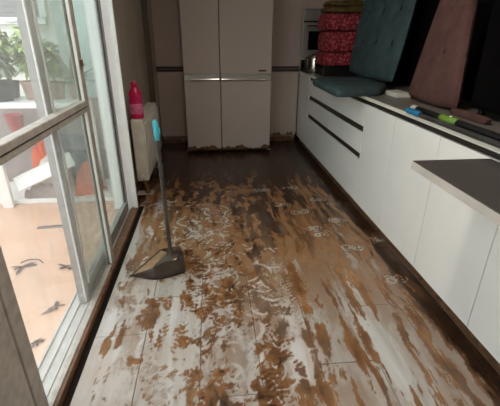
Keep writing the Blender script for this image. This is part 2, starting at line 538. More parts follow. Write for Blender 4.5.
def blade(bm, base, az, length, width, rise, droop, n=6):
    d = Vector((math.cos(az), math.sin(az), 0)); s = Vector((-math.sin(az), math.cos(az), 0))
    prev = None
    for i in range(n + 1):
        q = i / n
        p = Vector(base) + d * length * q * math.cos(rise) + Vector((0, 0, 1)) * (length * q * math.sin(rise) - droop * length * q * q)
        wv = width * math.sin(PI * min(1, .12 + .88 * q)) ** .8 * .5
        up = Vector((0, 0, .25 * wv))
        cur = (bm.verts.new(p - s * wv + up), bm.verts.new(p), bm.verts.new(p + s * wv + up))
        if prev:
            bm.faces.new((prev[0], prev[1], cur[1], cur[0])); bm.faces.new((prev[1], prev[2], cur[2], cur[1]))
        prev = cur

def potted(name, label, x, y, z, pr, ph, potm, kind, leafm, ht, n, seed):
    e = thing(name, label, 'plant', (x, y, z), 'potted plants on the terrace table')
    lathe('pot', [(pr * .7, 0), (pr * .72, .003), (pr * .95, ph * .85), (pr * 1.05, ph * .86), (pr * 1.05, ph), (pr * .95, ph), (pr * .9, ph * .93)], potm, e, 20)
    lathe('soil', [(pr * .89, ph * .85), (pr * .89, ph * .92)], 'soil', e, 20)
    r = random.Random(seed)
    bm = bmesh.new(); sb = bmesh.new()
    if kind == 'bushy':
        for s_ in range(9):
            az = r.uniform(0, 2 * PI); ln = ht * r.uniform(.55, 1); sp = r.uniform(.05, .3)
            pts = [(0, 0, ph * .9), (math.cos(az) * sp * .4 * ln, math.sin(az) * sp * .4 * ln, ph + ln * .5), (math.cos(az) * sp * ln, math.sin(az) * sp * ln, ph + ln)]
            bm_tube(sb, pts, [.006, .004, .002], 6)
            for k in range(n // 9):
                q = r.uniform(.25, 1); i = 0 if q < .5 else 1; f_ = (q - .5 * i) * 2
                b = [pts[i][c] * (1 - f_) + pts[i + 1][c] * f_ for c in range(3)]
                blade(bm, b, r.uniform(0, 2 * PI), r.uniform(.07, .15), r.uniform(.03, .055), r.uniform(-.1, .7), r.uniform(.2, .8), 4)
    else:
        bm_tube(sb, [(0, 0, ph * .9), (0, 0, ph + .05)], [.012, .008], 8)
        for k in range(n):
            blade(bm, (r.uniform(-.02, .02), r.uniform(-.02, .02), ph * .92), r.uniform(0, 2 * PI), ht * r.uniform(.7, 1.1), r.uniform(.012, .024), r.uniform(.5, 1.35), r.uniform(.2, .7), 8)
    from_bm('stem', sb, 'stem', e)
    from_bm('foliage', bm, leafm, e)
    return e

ZT = .829
potted('potted_plant', 'leafy yellow-green plant in a brownish pot, middle of the terrace table', -1.40, 3.27, ZT, .085, .14, 'pot_brown', 'bushy', 'leaf', .42, 230, 3)
potted('potted_plant', 'silvery leafed plant in a black pot, at the left on the terrace table', -1.60, 3.19, ZT, .095, .15, 'pot_black', 'bushy', 'leaf_silver', .24, 180, 5)
potted('potted_plant', 'bushy green plant in a brownish pot beside the front leaf stile', -1.235, 3.28, ZT, .08, .13, 'pot_brown', 'bushy', 'leaf', .34, 190, 9)
potted('potted_plant', 'dark spiky long-bladed plant at the right end of the terrace table', -1.09, 3.30, ZT, .055, .12, 'pot_brown', 'spiky', 'leaf_dark', .32, 46, 11)
potted('potted_plant', 'tall leafy plant in a black pot, leftmost and rearmost on the terrace table', -1.62, 3.37, ZT, .075, .13, 'pot_black', 'bushy', 'leaf', .40, 190, 21)

# heap under the table
def heap(name, label, cat, cx, cy, z0, wx, wy, h, m, seed, ridge=.05, rot=0):
    rr = np.random.RandomState(seed)
    n = 40
    bm = bmesh.new(); g = []
    ph = rr.uniform(0, 6, 8)
    for j in range(n + 1):
        row = []
        for i in range(n + 1):
            u, v_ = 2 * i / n - 1, 2 * j / n - 1
            rad = max(0, 1 - (abs(u) ** 2.5 + abs(v_) ** 2.5))
            z = h * rad ** .6
            z += ridge * rad ** .4 * (abs(math.sin(3.1 * u + 2 * v_ + ph[0])) + .7 * abs(math.sin(5 * v_ - 3.4 * u + ph[1])) + .4 * math.sin(11 * u + ph[2]) * math.sin(9 * v_ + ph[3]) - .6)
            x = u * wx / 2 * (1 + .12 * math.sin(4 * v_ + ph[4])); y = v_ * wy / 2 * (1 + .12 * math.sin(4 * u + ph[5]))
            row.append(bm.verts.new((x * math.cos(rot) - y * math.sin(rot), x * math.sin(rot) + y * math.cos(rot), max(.002, z))))
        g.append(row)
    for j in range(n):
        for i in range(n):
            bm.faces.new((g[j][i], g[j][i + 1], g[j + 1][i + 1], g[j + 1][i]))
    ed = [e for e in bm.edges if e.is_boundary]
    r = bmesh.ops.extrude_edge_only(bm, edges=ed)
    for v_ in r['geom']:
        if isinstance(v_, bmesh.types.BMVert):
            v_.co.z = 0
    bmesh.ops.contextual_create(bm, geom=[e for e in bm.edges if e.is_boundary])
    o = from_bm(name, bm, m)
    for p in o.data.polygons: p.use_smooth = True
    o.location = (cx, cy, z0)
    return tag(o, label, cat)

heap('tarpaulin', 'crumpled off-white tarpaulin heaped under the plant table', 'tarpaulin', -1.43, 3.37, .012, .34, .28, .25, 'tarp', 4, .07)
heap('grey_cloth', 'crumpled grey cloth lying at the foot of the white tarpaulin', 'cloth', -1.44, 3.175, .012, .34, .06, .08, 'grey_cloth', 8, .05)
heap('orange_sack', 'orange plastic sack slumped behind the left end of the tarpaulin', 'sack', -1.60, 3.60, .012, .22, .16, .34, 'orange', 12, .05)
heap('orange_sack', 'orange plastic sack to the right of the white tarpaulin', 'sack', -1.105, 3.28, .012, .22, .2, .24, 'orange', 17, .04)
cr = box('storage_box', -1.46, -1.16, 3.57, 3.71, .0125, .43, 'bluegrey', bev=.02)
cr.data.materials[0] = M['bluegrey']
bm = bmesh.new(); bm_box(bm, -1.475, -1.145, 3.561, 3.7195, .405, .435, .006)
from_bm('lid', bm, 'bluegrey', cr)
for z in (.12, .2, .28):
    box('moulded_rib', -1.45, -1.17, 3.564, 3.5705, z, z + .02, 'bluegrey', cr, bev=.002)
tag(cr, 'blue-grey storage box behind the white tarpaulin', 'box')
# white plank-like panel leaning across the heap
pn = box('leaning_board', -.27, .27, -.012, .012, -.06, .06, 'white_frame', bev=.004)
pn.location = (-1.40, 3.135, .255); pn.rotation_euler = (math.radians(-24), math.radians(-24), 0)
box('board_rim', -.27, .27, -.018, -.0125, .046, .06, 'white_frame', pn, bev=.002)
tag(pn, 'slanting white board leaning on the heap under the plant table', 'board')
# red bucket behind
bk = thing('red_bucket', 'blurred red bucket hanging below the plant table top', 'bucket', (-1.76, 3.60, .50))
lathe('bucket_body', [(.05, 0), (.055, .005), (.075, .14), (.08, .145), (.075, .15), (.06, .13)], 'dusty_red', bk, 20)
tube('bucket_handle', [(-.075, 0, .14), (-.05, 0, .2), (0, 0, .22), (.05, 0, .2), (.075, 0, .14)], .004, 'steel', bk, 8)
tube('hook', [(0, 0, .22), (0, .06, .235), (0, .12, .235)], .004, 'steel', bk, 8)

# small debris on the terrace floor
st = box('plastic_strip', -.13, .13, -.016, .016, 0, .008, 'grey_cloth', bev=.003)
bm = bmesh.new(); bm_tube(bm, [(-.125, 0, .011), (0, .004, .013), (.125, 0, .011)], .0035, 8)
from_bm('strip_ridge', bm, 'debris', st)
st.location = (-1.20, 2.665, -.03); st.rotation_euler = (0, 0, .05)
tag(st, 'thin grey plastic strip lying on the orange terrace floor', 'strip')

def leaf_debris(label, x, y, seed, s=1.0):
    r = random.Random(seed)
    bm = bmesh.new()
    for k in range(5):
        a = r.uniform(0, 2 * PI)
        blade(bm, (r.uniform(-.02, .02) * s, r.uniform(-.02, .02) * s, .004), a, r.uniform(.05, .11) * s, .022 * s, .12, .1, 5)
    o = from_bm('dead_leaf_cluster', bm, 'debris')
    sb = bmesh.new(); bm_tube(sb, [(-.06 * s, -.02 * s, .004), (0, .01 * s, .012), (.07 * s, .03 * s, .004)], .003, 6)
    from_bm('twig', sb, 'debris', o)
    o.location = (x, y, -.029)
    return tag(o, label, 'leaves', 'dead leaves on the terrace floor')
leaf_debris('dark dead leaves on the terrace floor at the edge of the wide stile', -1.19, 2.11, 1, .9)
leaf_debris('dark dead leaves on the terrace floor against the rear leaf stile', -.93, 2.09, 2, .7)
leaf_debris('pale scrap of dead leaves nearest the door track', -.86, 1.70, 3, .6)
leaf_debris('tiny dead leaf scrap on the terrace floor close to the camera', -.86, 1.44, 4, .5)
bm = bmesh.new(); bm_tube(bm, [(-1.24, 2.17, -.026), (-1.2, 2.2, -.022), (-1.14, 2.2, -.024), (-1.10, 2.16, -.026)], .0035, 8)
tag(from_bm('bent_wire', bm, 'debris'), 'thin bent wire arching over the dead leaves on the terrace', 'wire')

# ------------------------------------------------------------------ fridge
fr = thing('american_fridge', 'white four-door side-by-side fridge with mud splashed along its bottom edge', 'fridge', (.205, 4.8, 0))
def F(o): return local(fr, o)
fx0, fx1, fy, fm = -.288, .706, 4.46, .121
F(box('fridge_body', fx0 + .004, fx1 - .004, fy + .075, 5.2, .03, 1.79, 'fridge', fr, bev=.006))
F(box('base_grille', fx0 + .02, fx1 - .02, fy + .09, fy + .14, .0, .03, 'black', fr))
for (a, b) in ((fx0, fm - .003), (fm + .003, fx1)):
    up = F(box('door', a, b, fy, fy + .07, .905, 1.785, 'fridge', fr, bev=.012, seg=4))
    lo = F(box('door', a, b, fy, fy + .07, .032, .835, 'fridge', fr, bev=.012, seg=4))
    mid = F(box('handle_recess', a + .004, b - .004, fy + .022, fy + .07, .837, .903, 'steel', fr, bev=.002))
    h0, h1 = (a + .07, b - .004) if a < 0 else (a + .004, b - .07)
    F(box('handle_bar', h0, h1, fy - .012, fy + .012, .838, .862, 'chrome', fr, bev=.007, seg=3))
    F(box('handle_bar', h0, h1, fy + .004, fy + .02, .897, .907, 'steel', fr, bev=.003))
F(box('door_gap_seal', fm - .003, fm + .003, fy + .02, fy + .07, .04, 1.78, 'black', fr))
F(box('badge', .555, .640, fy - .004, fy + .001, .936, .953, 'black', fr, bev=.001))

# ------------------------------------------------------------------ tall cabinets
def tall(label, x0, x1, hinge, lowm):
    e = thing('tall_cabinet', label, 'cabinet', ((x0 + x1) / 2, 5.1, 0))
    def P(o): return local(e, o)
    y = 4.90
    P(box('cabinet_body', x0 + .002, x1 - .002, y + .022, 5.5, .10, 2.42, 'back_lacquer', e))
    P(box('plinth', x0 + .002, x1 - .002, y + .05, y + .07, 0, .10, 'plinth', e))
    P(box('door', x0 + .002, x1 - .002, y, y + .02, .103, .897, lowm, e, bev=.002))
    P(box('door', x0 + .002, x1 - .002, y, y + .02, .962, 2.40, 'back_lacquer', e, bev=.002))
    pr = P(box('handle_profile', x0 + .002, x1 - .002, y + .006, y + .02, .90, .958, 'recess', e))
    P(box('profile_strip', x0 + .002, x1 - .002, y - .001, y + .006, .918, .944, 'profile', e, bev=.001))
    return e
tall('tall white cabinet in dimmed tone left of the fridge, beside the radiator wall', -.638, -.296, 1, 'back_lacquer')
tall('tall white cabinet in dimmed tone right of the fridge with a mud splat at its foot', .714, 1.122, 0, 'back_splash')

# corner tower with oven
tw = thing('corner_tower', 'narrow tall corner unit behind the red textiles framing the oven', 'cabinet', (1.43, 5.2, .905))
def TW(o): return local(tw, o)
y = 4.92
TW(box('side_panel', 1.124, 1.142, y, 5.5, .907, 2.42, 'back_lacquer', tw))
TW(box('side_panel', 1.735, 1.752, y, 5.5, .907, 2.42, 'back_lacquer', tw))
TW(box('back_panel', 1.142, 1.735, 5.48, 5.5, .907, 2.42, 'back_lacquer', tw))
TW(box('shelf', 1.143, 1.734, y + .01, 5.479, 1.04, 1.058, 'white_lacquer', tw))
TW(box('door', 1.143, 1.734, y, y + .02, 1.60, 2.40, 'back_lacquer', tw, bev=.002))
ov = thing('built_in_oven', 'grey built-in oven with a dark glass window in the far corner', 'oven', (1.43, 5.2, 1.06))
def OV(o): return local(ov, o)
OV(box('oven_body', 1.146, 1.731, y + .004, 5.47, 1.0585, 1.595, 'steel', ov, bev=.003))
OV(box('control_panel', 1.146, 1.731, y - .012, y + .003, 1.475, 1.59, 'steel', ov, bev=.003))
dr_ = OV(box('oven_door', 1.146, 1.731, y - .016, y + .003, 1.065, 1.455, 'steel', ov, bev=.003))
OV(box('dark_gap', 1.15, 1.728, y - .002, y + .0035, 1.456, 1.474, 'black', ov))
OV(box('window_glass', 1.215, 1.66, y - .019, y - .0165, 1.15, 1.36, 'blackglass', ov, bev=.001))
OV(tube('oven_handle', [(1.19, y - .017, 1.42), (1.19, y - .05, 1.42), (1.69, y - .05, 1.42), (1.69, y - .017, 1.42)], .008, 'chrome', ov))

# ------------------------------------------------------------------ base run on the right
XF = 1.13
def base_door(label, y0, y1):
    e = thing('base_cabinet', label, 'cabinet', (1.45, (y0 + y1) / 2, 0), 'white base cabinets along the right')
    def P(o): return local(e, o)
    P(box('cabinet_body', XF + .021, 1.755, y0 + .001, y1 - .001, .088, .884, 'white_lacquer_matt', e))
    P(box('door', XF, XF + .02, y0 + .002, y1 - .002, .088, .85, 'white_lacquer', e, bev=.0015))
    P(box('handle_recess', XF + .012, XF + .0205, y0 + .001, y1 - .001, .852, .884, 'recess', e))
    P(box('plinth', XF + .045, XF + .06, y0 + .001, y1 - .001, 0, .0875, 'plinth', e))
    return e
base_door('white base cabinet between the drawers and the next door, under the pink chair', 2.225, 2.700)
base_door('white base cabinet beneath the blue-clipped pole, just beyond the pull-out table', 1.730, 2.225)
base_door('white base cabinet half hidden by the far end of the pull-out table', 1.235, 1.730)
base_door('white base cabinet under the pull-out table at the right edge of the picture', .740, 1.235)
base_door('white base cabinet nearest the camera, below the near end of the pull-out table', .245, .740)

def drawers(label, y0, y1):
    e = thing('drawer_cabinet', label, 'cabinet', (1.45, (y0 + y1) / 2, 0), 'white drawer cabinets along the right')
    def P(o): return local(e, o)
    P(box('cabinet_body', XF + .021, 1.755, y0 + .001, y1 - .001, .088, .884, 'white_lacquer_matt', e))
    zz = [(.088, .434), (.479, .642), (.687, .85)]
    for (a, b) in zz:
        P(box('drawer', XF, XF + .02, y0 + .0015, y1 - .0015, a, b, 'white_lacquer', e, bev=.0015))
    for (a, b) in ((.4345, .4785), (.6425, .6865), (.852, .884)):
        P(box('handle_recess', XF + .010, XF + .0205, y0 + .001, y1 - .001, a, b, 'recess', e))
    P(box('plinth', XF + .045, XF + .06, y0 + .001, y1 - .001, 0, .0875, 'plinth', e))
drawers('white three-drawer cabinet under the teal seat', 2.700, 3.53)
drawers('white three-drawer cabinet farther away, near the fridge corner', 3.53, 4.37)
cf = thing('corner_filler', 'plain white corner filler panel between the drawers and tall cabinet', 'panel', (1.45, 4.63, 0))
local(cf, box('front_panel', XF, XF + .02, 4.372, 4.898, .088, .884, 'white_lacquer', cf, bev=.0015))
local(cf, box('panel_body', XF + .021, 1.755, 4.372, 4.898, .088, .884, 'white_lacquer_matt', cf))
local(cf, box('plinth', XF + .045, XF + .06, 4.372, 4.898, 0, .0875, 'plinth', cf))

wk = box('worktop', 1.128, 1.757, .245, 5.49, .886, .905, 'worktop', bev=.001)
box('front_edge', 1.112, 1.1278, .245, 4.895, .886, .906, 'worktop_edge', wk, bev=.002)
tag(wk, 'long grey worktop with a pale front edge over the white cabinets', 'worktop')

# pull-out table
pt = thing('pull_out_table', 'dark grey pull-out table top projecting from the white cabinets', 'table', (.95, .85, .0))
def PT(o): return local(pt, o)
PT(box('table_top', .797, 1.1285, .34, 1.368, .846, .850, 'slab_top', pt, bev=.001))
PT(box('table_board', .795, 1.1285, .338, 1.370, .816, .8458, 'slab_edge', pt, bev=.001))
PT(box('leg', .80, .84, .36, .40, 0.001, .816, 'slab_edge', pt, bev=.003))
PT(box('leg', 1.07, 1.11, .36, .40, 0.001, .816, 'slab_edge', pt, bev=.003))
PT(box('cross_rail', .84, 1.07, .37, .39, .76, .80, 'slab_edge', pt, bev=.002))

sp = box('splashback', 1.7455, 1.759, .245, 4.2, .906, 1.75, 'blackmatt', bev=.002)
for yy in (1.2, 2.2, 3.2):
    box('joint_strip', 1.744, 1.7455, yy - .002, yy + .002, .906, 1.75, 'black', sp)
tag(sp, 'black splashback panel behind the chairs on the worktop', 'splashback')

def added_wall_unit(label, y0, y1):  # unseen cabinets, added to keep lamp light off the worktop
    e = thing('added_wall_cabinet', label, 'cabinet', (1.58, (y0 + y1) / 2, 1.81), 'added wall cabinets shading the worktop')
    def P(o): return local(e, o)
    P(box('cabinet_body', 1.401, 1.757, y0 + .001, y1 - .001, 1.81, 2.44, 'white_lacquer_matt', e))
    P(box('door', 1.38, 1.40, y0 + .002, y1 - .002, 1.80, 2.44, 'white_lacquer', e, bev=.0015))
for k, nm in enumerate(('nearest the camera', 'second from the camera', 'third from the camera', 'fourth from the camera', 'farthest, by the oven tower')):
    added_wall_unit('added unseen white wall cabinet shading the worktop, ' + nm, .6 + k * .84, .6 + (k + 1) * .84)

# ------------------------------------------------------------------ things on the worktop
WZ = .906
# teal chair: seat resting flat on the worktop, back leaning to the wall
tc = thing('tufted_chair', 'teal velvet chair with button-tufted back set down on the worktop', 'chair', (1.2, 3.2, WZ))
def seat_mesh(name, outline, z0, z1, m, parent, soft=.02):
    bm = bmesh.new()
    cx = sum(p[0] for p in outline) / len(outline); cy = sum(p[1] for p in outline) / len(outline)
    lay = [(.975, z0 + .003), (1.0, z0 + soft), (1.0, z1 - soft), (.985, z1 - soft * .35), (.95, z1), (.6, z1 + .004), (.25, z1 + .006)]
    rings = [[bm.verts.new((cx + (x - cx) * s, cy + (y_ - cy) * s, z)) for x, y_ in outline] for s, z in lay]
    n = len(outline)
    for i in range(len(rings) - 1):
        for k in range(n):
            bm.faces.new((rings[i][k], rings[i][(k + 1) % n], rings[i + 1][(k + 1) % n], rings[i + 1][k]))
    bm.faces.new(rings[0]); bm.faces.new(rings[-1])
    o = from_bm(name, bm, m, parent)
    for p in o.data.polygons: p.use_smooth = True
    return o
def round_poly(pts, r, n=6):
    out = []
    N = len(pts)
    for i in range(N):
        p = Vector(pts[i]); a = Vector(pts[i - 1]); b = Vector(pts[(i + 1) % N])
        rr = r[i] if isinstance(r, (list, tuple)) else r
        pa = p + (a - p).normalized() * rr; pb = p + (b - p).normalized() * rr
        for k in range(n + 1):
            q = k / n
            out.append(tuple(pa * (1 - q) ** 2 + p * 2 * q * (1 - q) + pb * q * q))
    return out
so = round_poly([(.88, 2.62), (1.24, 2.72), (1.40, 2.98), (1.42, 3.62), (.90, 3.50)], [.07, .05, .05, .08, .17])
local(tc, seat_mesh('seat', so, WZ, WZ + .055, 'teal_velvet', tc))
local(tc, tube('seat_crease', [(1.02, 3.20, WZ + .0585), (1.12, 3.16, WZ + .0595), (1.24, 3.13, WZ + .0595), (1.36, 3.09, WZ + .057)], .005, 'teal_dark', tc, 8))
def back_matrix(center, lean, yaw=0):
    # local X -> -Y world (viewer's right), local Y -> up, local Z -> -X (towards the room)
    B = Matrix(((0, 0, -1), (-1, 0, 0), (0, 1, 0))).to_4x4()
    return Matrix.Translation(center) @ Matrix.Rotation(yaw, 4, 'Z') @ Matrix.Rotation(lean, 4, 'Y') @ B
dm = [(u, v_) for v_ in (.42, -.22) for u in (-.62, 0, .62)]
BW, BH = 1.02, .78
mt = back_matrix(Vector((1.49, 3.47, WZ + .435)), math.radians(8))
bo = cushion('backrest', BW, BH, .085, 'teal_velvet', tc, dm, .06, .95, corner=.1, edge=9, nu=44, nv=44)
bo.matrix_world = mt
bo.matrix_parent_inverse = Matrix.Translation(tc.location).inverted()
for (u, v_) in dm:
    bt = lathe('tuft_button', [(.004, 0), (.020, .002), (.024, .006), (.016, .010), (.003, .011)], 'teal_dark', bo, 14)
    bt.location = (u * BW / 2, v_ * BH / 2, .001)

# pink chair
pk = thing('tufted_chair', 'dusty pink velvet chair with narrow tufted back standing on the worktop', 'chair', (1.45, 2.3, WZ))
PW, PH = .58, .78
mp_ = back_matrix(Vector((1.415, 2.305, WZ + .395)), math.radians(5), 0)
po = cushion('backrest', PW, PH, .07, 'pink_velvet', pk, [(.1, -.20), (.1, .52)], .04, .95, taper=.6, corner=.1, edge=9, nu=36, nv=36)
po.matrix_world = mp_
po.matrix_parent_inverse = Matrix.Translation(pk.location).inverted()
for (u, v_) in [(.1 * .76, -.20), (.1 * .54, .52)]:
    bt = lathe('tuft_button', [(.004, 0), (.014, .002), (.016, .006), (.011, .010), (.003, .011)], 'pink_dark', po, 14)
    bt.location = (u * PW / 2, v_ * PH / 2, .001)
so2 = round_poly([(1.335, 1.72), (1.375, 1.72), (1.385, 2.03), (1.345, 2.03)], .012)
local(pk, seat_mesh('seat', so2, WZ, WZ + .03, 'pink_velvet', pk, .01))

# black appliance
mw = thing('microwave_oven', 'large black appliance standing on the worktop beside the pink chair', 'microwave', (1.62, 1.75, WZ))
def MW(o): return local(mw, o)
MW(box('casing', 1.435, 1.743, 1.22, 1.99, WZ + .037, WZ + .62, 'black', mw, bev=.01))
MW(box('door_glass', 1.424, 1.435, 1.34, 1.985, WZ + .042, WZ + .612, 'blackglass', mw, bev=.003))
MW(box('control_panel', 1.426, 1.435, 1.225, 1.335, WZ + .042, WZ + .612, 'black', mw, bev=.003))
MW(tube('door_handle', [(1.424, 1.36, WZ + .1), (1.405, 1.36, WZ + .1), (1.405, 1.36, WZ + .5), (1.424, 1.36, WZ + .5)], .008, 'blackmatt', mw))
for (x, yy) in ((1.47, 1.27), (1.47, 1.94), (1.72, 1.27), (1.72, 1.94)):
    MW(lathe('foot', [(.015, 0), (.018, .004), (.018, .036)], 'black', mw, 12, at=(x, yy, WZ + .0005)))

# poles lying along the worktop edge
g1 = thing('mop_pole', 'grey pole with a blue end clip lying along the worktop edge', 'pole', (1.15, 1.4, WZ))
P_ = [(1.110, 2.02, WZ + .0135), (1.110, 1.22, WZ + .0135), (1.110, .5, WZ + .0135)]
local(g1, tube('pole', P_, .0125, 'grey_plastic', g1, 12))
local(g1, tube('end_clip', [(1.110, 2.06, WZ + .0165), (1.110, 2.05, WZ + .0165), (1.110, 1.93, WZ + .0165), (1.110, 1.92, WZ + .0165)], [.010, .0165, .0165, .013], 'blue_clip', g1, 14))
local(g1, tube('end_tip', [(1.110, 2.08, WZ + .0165), (1.110, 2.06, WZ + .0165)], [.007, .010], 'blue_clip', g1, 12))
g2 = thing('broom_pole', 'black pole with a green speckled grip lying along the worktop', 'pole', (1.2, 1.4, WZ))
local(g2, tube('pole', [(1.146, 2.02, WZ + .027), (1.146, 1.3, WZ + .027), (1.146, .5, WZ + .027)], .0165, 'black', g2, 14))
local(g2, tube('grip', [(1.146, 1.785, WZ + .027), (1.146, 1.78, WZ + .027), (1.146, 1.655, WZ + .027), (1.146, 1.65, WZ + .027)], [.017, .0205, .0205, .017], 'green_grip', g2, 14))
local(g2, tube('end_cap', [(1.146, 2.075, WZ + .027), (1.146, 2.07, WZ + .027), (1.146, 2.02, WZ + .027)], [.012, .0175, .0175], 'slab_edge', g2, 14))
local(g2, lathe('grip_button', [(.003, 0), (.007, .001), (.006, .004)], 'white_frame', g2, 10, at=(1.140, 1.70, WZ + .0472)))
g3 = thing('wooden_stick', 'pale wooden stick lying beside the black pole on the worktop', 'stick', (1.18, 1.1, WZ))
local(g3, tube('stick', [(1.178, 1.74, WZ + .0125), (1.178, 1.2, WZ + .0125), (1.178, .5, WZ + .0125)], .012, 'stick_wood', g3, 12))
local(g3, tube('rounded_tip', [(1.178, 1.755, WZ + .0125), (1.178, 1.75, WZ + .0125), (1.178, 1.74, WZ + .0125)], [.004, .009, .012], 'stick_wood', g3, 12))

bd = box('white_board', 1.31, 1.42, 2.62, 2.80, WZ, WZ + .03, 'worktop_edge', bev=.003)
box('board_handle', 1.40, 1.42, 2.802, 2.84, WZ + .001, WZ + .029, 'worktop_edge', bd, bev=.004)
tag(bd, 'thin white board lying flat between the teal and pink chairs', 'board')
rp = box('red_packet', 1.44, 1.49, 2.64, 2.70, WZ, WZ + .075, 'red', bev=.004)
box('blue_cap', 1.445, 1.485, 2.645, 2.695, WZ + .0755, WZ + .10, 'blue', rp, bev=.005)
tag(rp, 'small red packet with a blue top peeping out behind the pink chair', 'packet')

# chrome canister at the far end
kt = thing('chrome_kettle', 'shiny chrome kettle with a black side at the far worktop end', 'kettle', (1.265, 4.70, WZ))
lathe('kettle_body', [(.094, .003), (.098, .012), (.098, .18), (.09, .192), (.05, .196)], 'chrome', kt, 28)
lathe('lid', [(.05, .196), (.047, .202), (.012, .206), (.012, .214), (.005, .216)], 'black', kt, 20)
tube('kettle_handle', [(-.090, -.02, .165), (-.118, -.03, .165), (-.122, -.03, .04), (-.090, -.02, .03)], .011, 'black', kt, 10)
lathe('base', [(.1, 0), (.1, .0025)], 'black', kt, 24)
# black tray under the textiles
ty = thing('serving_tray', 'black tray carrying the stack of red patterned textiles', 'tray', (1.46, 4.37, WZ))
box('tray_base', -.23, .23, -.17, .17, .0, .085, 'black', ty, bev=.012)
box('tray_rim', -.235, .235, -.175, -.165, .06, .10, 'black', ty, bev=.003)
box('tray_rim', -.235, .235, .165, .175, .06, .10, 'black', ty, bev=.003)

# folded red textiles and mustard cloth
zs = WZ + .104
names = ['lowest', 'middle', 'topmost']
for k, h in enumerate((.135, .20, .165)):
    e = thing('folded_textile', 'red patterned folded textile, %s in the stack by the oven' % names[k], 'textile', (1.455 + (-.01, .008, -.005)[k], 4.37, zs), 'red folded textiles stacked on the worktop')
    b = cushion('cloth_fold', .47, .36, h, 'red_textile', e, (), corner=.05, edge=22, nu=30, nv=26, wrinkle=.002)
    b.location = (0, 0, h / 2)
    bm = bmesh.new()
    for q in range(14):
        yy = -.165 + q * .024
        zz = R.uniform(.4, .75) * h
        bm_tube(bm, [(.2, yy, zz), (.238, yy + R.uniform(-.006, .006), zz - .004), (.252, yy + R.uniform(-.01, .01), zz - .03)], .0035, 5)
    for q in range(14):
        zz = h * (.2 + .055 * q)
        bm_tube(bm, [(.20, -.160, zz), (.222, -.186, zz), (.235 - R.uniform(0, .03), -.192, zz - .02)], .0035, 5)
    from_bm('fringe', bm, 'fringe', e)['kind'] = 'stuff'
    zs += h + .006
ms = thing('folded_cloth', 'mustard yellow folded cloth on top of the red textiles', 'cloth', (1.46, 4.37, zs))
for k, (h, sc) in enumerate(((.06, 1), (.05, .93))):
    b = cushion('cloth_fold', .47 * sc, .36 * sc, h, 'mustard', ms, (), corner=.14, edge=8, nu=22, nv=18, wrinkle=.006)
    b.location = (.0, 0, .03 + k * .056)

# ------------------------------------------------------------------ radiator and bottle
rd = thing('radiator', 'white column radiator with feet coloured dark for shade beside the glass door', 'radiator', (-.60, 3.65, 0))
y = 3.20
k = 0
while y < 4.05:
    bm = bmesh.new()
    bm_box(bm, -.668, -.565, y, y + .072, .12, .665, .016, 3)
    local(rd, from_bm('section', bm, 'radiator', rd))
    bm = bmesh.new()
    bm_box(bm, -.566, -.556, y + .012, y + .060, .17, .62, .004, 2)
    local(rd, from_bm('convector_fin', bm, 'radiator', rd))
    y += .076; k += 1
for z in (.16, .625):
    local(rd, tube('header_pipe', [(-.615, 3.185, z), (-.615, 4.04, z)], .02, 'radiator', rd, 14))
for yy in (3.23, 3.99):
    bm = bmesh.new(); bm_tube(bm, [(-.615, yy, .13), (-.60, yy, .06), (-.585, yy, .001)], [.02, .015, .022], 12)
    local(rd, from_bm('foot', bm, 'brown_wood', rd))  # brown stands for the shade under the radiator
local(rd, tube('valve', [(-.615, 3.19, .16), (-.615, 3.15, .16), (-.615, 3.14, .16)], [.016, .016, .01], 'alu', rd, 12))

bt_ = thing('detergent_bottle', 'pink plastic bottle with paler label standing on the radiator', 'bottle', (-.612, 3.255, .666))
lathe('bottle_body', [(.028, 0), (.034, .004), (.035, .02), (.035, .13), (.031, .145), (.033, .155), (.034, .175), (.026, .205), (.016, .222), (.016, .23)], 'pink', bt_, 24, 1.1, .9)
lathe('label_band', [(.0355, .035), (.0358, .036), (.0358, .108), (.0355, .109)], 'pink_label', bt_, 24, 1.1, .9)
lathe('cap', [(.018, .2305), (.0185, .232), (.018, .252), (.012, .262), (.006, .264)], 'pink', bt_, 18)
bt_.scale = (1.42, 1.35, 1.12)

# ------------------------------------------------------------------ long-handled dustpan
dp = thing('long_handled_dustpan', 'upright grey dustpan with tall pole and turquoise grip on the muddy floor', 'dustpan', (-.36, 1.97, .006))
def DP(o): return local(dp, o)
LIPC = Vector((-.432, 2.052)); AX = Vector((.888, -.459)); SD = Vector((.459, .888))   # AX: lip to heel, SD: near to far corner
def pan_pt(q, sgn, z):
    hw = .160 - .035 * q if q < .5 else .1425 - .0975 * ((q - .5) / .5) ** 1.8
    p = LIPC + AX * (.245 * q) + SD * (hw * sgn)
    return (p.x, p.y, z)
def wall_h(q): return .010 + .092 * min(1, q / .8) ** 1.1
bm = bmesh.new()
NQ = 16
sides = {}
for sg in (-1, 1):
    rows = []
    for k in range(NQ + 1):
        q = k / NQ
        h = wall_h(q)
        rows.append([bm.verts.new(pan_pt(q, sg * (1 - .16 * (z / .11) ** 2), .005 + z)) for z in (0, h * .35, h * .7, h)])
    for k in range(NQ):
        for c_ in range(3):
            bm.faces.new((rows[k][c_], rows[k + 1][c_], rows[k + 1][c_ + 1], rows[k][c_ + 1]))
    sides[sg] = rows
